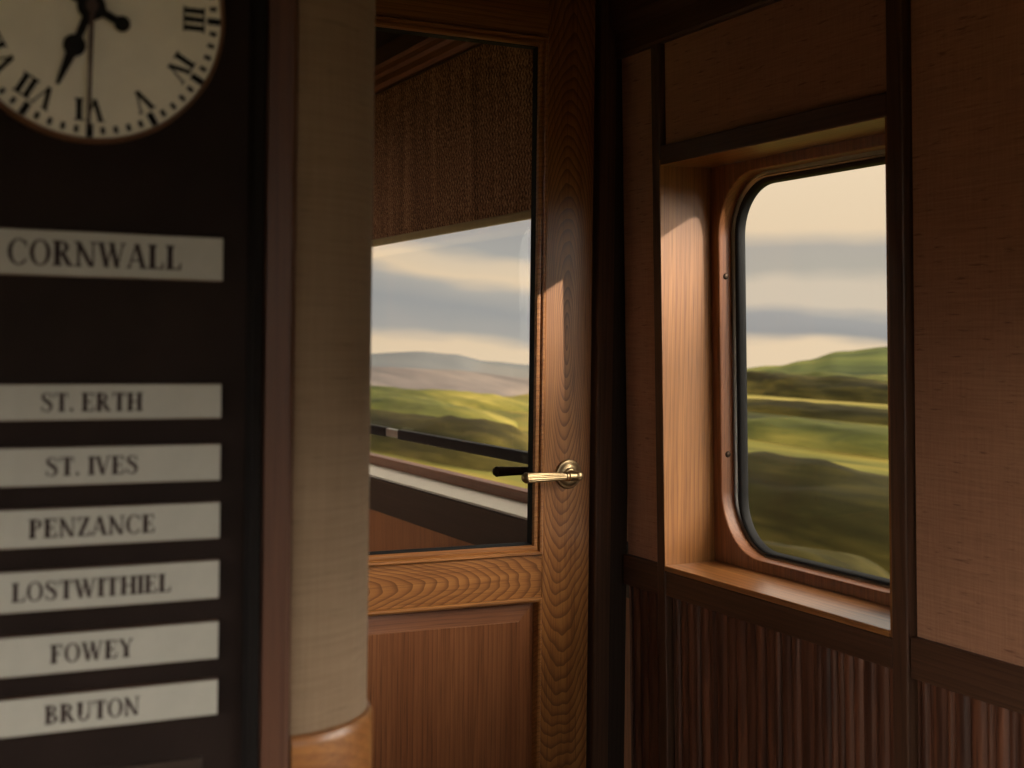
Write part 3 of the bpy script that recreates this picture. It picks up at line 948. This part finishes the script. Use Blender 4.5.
def hedge(x, y, ln, w, h, ang, mat, label, seed, group=None):
    m = MB()
    nu, nv = 72, 14
    rows = []
    for i in range(nu+1):
        t = -1 + 2*i/nu
        env = max(.0, 1-abs(t)**3.2)**.6
        row = []
        for j in range(nv+1):
            p = PI*j/nv
            k = 1 + .22*noise.noise((t*ln*.16+seed*7, math.cos(p)*1.6, math.sin(p)*1.6)) + .10*noise.noise((t*ln*.5+seed*3, math.cos(p)*5, math.sin(p)*5))
            lx = math.cos(p)*w/2*env*k
            lz = (math.sin(p)**.8)*h*env*k
            row.append(m.bm.verts.new((lx, t*ln/2, lz)))
        rows.append(row)
    for i in range(nu):
        for j in range(nv):
            m.bm.faces.new((rows[i][j], rows[i][j+1], rows[i+1][j+1], rows[i+1][j]))
    xf = Matrix.Translation((x, y, RZ-.06)) @ Matrix.Rotation(rad(ang), 4, 'Z')
    o = m.build('hedge', mat, None, xf, smooth=True, angle=80)
    return tag(o, label, 'hedge', group)


hedge(11.2, 13.6, 13, 2.4, 1.00, -4, HEDGE, 'dark bramble hedge close to the line, low in the round-cornered window', 1)
hedge(8.2, 10.4, 3.0, 1.1, .62, 3, HEDGE, 'low dark bush at the foot of the bramble hedge', 2)
hedge(22.5, 26, 14, 2.2, .60, -6, HEDGE2, 'dark hedge in the meadow above the bramble hedge', 3)
hedge(44, 56, 30, 4, 1.1, -8, HEDGE, 'dark blue-green hedge across the middle of the round-cornered window', 4)
hedge(11.6, 28.4, 13.6, 2.6, .84, 0, HEDGE, 'dark hedge close to the line beyond the dark rail of the vestibule window', 5)
hedge(15.5, 39, 16, 3, .8, -3, HEDGE2, 'olive hedge in the field behind the dark rail of the vestibule window', 6)
hedge(7.0, 17.0, 11, 2.0, .50, 2, HEDGE, 'low dark scrub beside the line under the dark rail of the vestibule window', 8)
hedge(31, 38, 22, 2.2, .5, -5, HEDGE, 'thin dark hedge line halfway up the meadow in the round-cornered window', 9)
hedge(62, 78, 34, 4, .8, -7, HEDGE2, 'thin olive hedge line below the wooded hillside', 10)
hedge(21, 54, 22, 5, .55, 8, HEDGE2, 'dark green thicket at the edge of the field below the heather slope', 7)

# added out of view beside the line: a crown shaped to thin the low sun
added_tree = tag(empty('added_tree', (9.6, -9.4, RZ)), 'unseen leafy crown added beside the line to dim the low sun', 'added_tree')
m = MB()
m.lathe([(.20, RZ-.1), (.16, 1.0), (.11, 3.5), (.03, 6.2)], (9.6, -9.4, 0), 'Z', 12)
for k in range(14):
    an, z0 = k*2.4, 1.4+.32*k
    m.tube([(9.6, -9.4, z0), (9.6+.35*math.cos(an), -9.4+.9*math.sin(an), z0+.35), (9.6+.5*math.cos(an), -9.4+1.8*math.sin(an), z0+.6)], .025, 6)
m.build('trunk', plain('bark', (.09, .065, .045), .9), added_tree)
m = MB()
rnd = random.Random(3)
for i in range(9000):
    yy = rnd.uniform(-11.7, -7.1)
    zz = 1.4 + 5.5*rnd.random()**.85
    topz = 6.48 + .08*math.sin(yy*1.7) + .05*math.sin(yy*4.1)
    if zz > topz or (zz > topz-.15 and rnd.random() > (topz-zz)/.15): continue
    c = Vector((9.6+rnd.gauss(0, .55), yy, zz))
    n = Vector((rnd.gauss(0, 1), rnd.gauss(0, 1), rnd.gauss(0, 1))).normalized()
    u = n.orthogonal().normalized()
    w = n.cross(u)
    a_, b_ = rnd.uniform(.08, .125), rnd.uniform(.055, .085)
    m.poly([c-u*a_, c-w*b_+u*.01, c+u*a_, c+w*b_+u*.01])
m.build('foliage', HEDGE2, added_tree)

# ------------------------------------------------------------------ sky
SUN = Vector((.74, -1, .47)).normalized()     # towards the sun
wd = bpy.data.worlds.new('sky')
SC.world = wd
wd.use_nodes = True
nt = wd.node_tree
nt.nodes.clear()


class WT(NT):
    def __init__(s, t):
        s.t = t


K = WT(nt)
tc = K.n('ShaderNodeTexCoord')
sp = K.n('ShaderNodeSeparateXYZ')
K.l(tc.outputs['Generated'], sp.inputs[0])
X, Y, Z = sp.outputs
hz = K.math('SQRT', K.math('ADD', K.math('MULTIPLY', X, X), K.math('MULTIPLY', Y, Y)))
el = K.math('DIVIDE', Z, K.math('MAXIMUM', hz, .02))
az = K.math('MULTIPLY', K.math('ARCTAN2', X, Y), 180/PI)
azc = K.math('MULTIPLY', az, .07)
n1 = K.math('SUBTRACT', K.noise(K.comb(azc, K.math('MULTIPLY', el, 7.0), 4.2), 1.6, 3.0, .5), .5)
n2 = K.math('SUBTRACT', K.noise(K.comb(K.math('MULTIPLY', azc, 1.3), K.math('MULTIPLY', el, 26.0), 9.0), 1.5, 3.0, .55), .5)
elw = K.math('ADD', el, K.math('ADD', K.math('MULTIPLY', n1, .030), K.math('MULTIPLY', n2, .016)))
f = K.math('MULTIPLY_ADD', elw, 2.5, .15)          # slope -.06 -> 0, .34 -> 1
S = lambda v: v*2.5+.15
cream, pale, grey, blue, warm = (.82, .64, .43), (.66, .56, .43), (.47, .43, .36), (.34, .335, .32), (.87, .69, .47)
rA = K.ramp(f, [(0, (.10, .10, .06)), (S(-.045), (.30, .27, .18)), (S(-.030), cream), (S(0), cream), (S(.008), blue), (S(.020), (.38, .37, .35)), (S(.029), pale), (S(.045), pale), (S(.056), grey), (S(.070), (.46, .42, .36)), (S(.085), cream), (S(.14), warm), (S(.22), pale), (1, (.55, .52, .47))])
el2 = K.math('ADD', elw, K.math('MULTIPLY', K.math('SUBTRACT', az, 23.0), .0021))
f2 = K.math('MULTIPLY_ADD', el2, 2.5, .15)
rB = K.ramp(f2, [(0, (.10, .10, .06)), (S(-.045), (.30, .27, .18)), (S(-.030), warm), (S(.001), cream), (S(.010), (.42, .40, .36)), (S(.030), (.36, .36, .345)), (S(.044), (.46, .43, .38)), (S(.054), cream), (S(.066), (.74, .60, .43)), (S(.076), (.42, .405, .37)), (S(.10), (.38, .37, .35)), (S(.2), pale), (1, (.55, .52, .47))])
sel = K.ramp(K.math('DIVIDE', az, 60.0), [(29/60, (0, 0, 0)), (34/60, (1, 1, 1))])
sky = K.mix(sel, rB, rA)
# bright haze round the low sun, high thin cloud above it, and unseen glows added left, behind and low right to light the interior


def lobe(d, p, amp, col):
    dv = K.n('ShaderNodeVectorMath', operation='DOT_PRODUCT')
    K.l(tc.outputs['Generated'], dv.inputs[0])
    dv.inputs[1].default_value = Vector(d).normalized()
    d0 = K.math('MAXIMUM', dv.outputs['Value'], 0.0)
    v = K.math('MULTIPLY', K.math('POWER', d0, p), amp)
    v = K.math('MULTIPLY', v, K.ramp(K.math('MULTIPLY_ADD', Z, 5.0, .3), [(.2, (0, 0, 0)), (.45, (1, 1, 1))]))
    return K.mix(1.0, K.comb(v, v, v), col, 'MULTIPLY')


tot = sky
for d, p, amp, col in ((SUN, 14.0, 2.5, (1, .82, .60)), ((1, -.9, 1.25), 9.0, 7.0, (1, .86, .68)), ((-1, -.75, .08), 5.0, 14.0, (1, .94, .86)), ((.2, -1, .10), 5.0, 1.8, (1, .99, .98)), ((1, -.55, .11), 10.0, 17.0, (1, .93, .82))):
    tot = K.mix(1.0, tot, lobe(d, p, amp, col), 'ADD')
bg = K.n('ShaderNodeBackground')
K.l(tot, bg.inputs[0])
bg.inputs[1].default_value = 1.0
wo = K.n('ShaderNodeOutputWorld')
K.l(bg.outputs[0], wo.inputs[0])

sl = bpy.data.lights.new('sun', 'SUN')
sl.energy = 7.4
sl.color = (1.0, .90, .78)
sl.angle = rad(.9)
so = bpy.data.objects.new('sun', sl)
COL.objects.link(so)
so.rotation_euler = SUN.to_track_quat('Z', 'Y').to_euler()
so.location = (6, -8, 5)

# ------------------------------------------------------------------ camera
cam = bpy.data.cameras.new('camera')
co = bpy.data.objects.new('camera', cam)
COL.objects.link(co)
SC.camera = co
cam.sensor_width = 36
cam.lens = 36*1320/1024
cam.shift_y = -40/1024
a = math.atan(644/1320)
roll = math.atan(.0125)
Fw = Vector((math.sin(a), math.cos(a), 0))
Rt = Vector((math.cos(a), -math.sin(a), 0))
Up = Vector((0, 0, 1))
R2 = Rt*math.cos(roll) + Up*math.sin(roll)
U2 = Up*math.cos(roll) - Rt*math.sin(roll)
co.matrix_world = Matrix(((R2.x, U2.x, -Fw.x, 0), (R2.y, U2.y, -Fw.y, 0), (R2.z, U2.z, -Fw.z, CH), (0, 0, 0, 1)))
cam.clip_start = .02
cam.clip_end = 20000
cam.dof.use_dof = True
cam.dof.focus_distance = 2.25
cam.dof.aperture_fstop = 8.0

vs = SC.view_settings
vs.view_transform = 'Standard'
vs.look = 'None'
vs.exposure = 0.0
vs.gamma = 1.0
vs.use_curve_mapping = False
SC.cycles.use_denoising = True
SC.cycles.max_bounces = 8
SC.cycles.diffuse_bounces = 5
SC.cycles.glossy_bounces = 4
SC.cycles.transparent_max_bounces = 12
SC.cycles.sample_clamp_indirect = 6.0
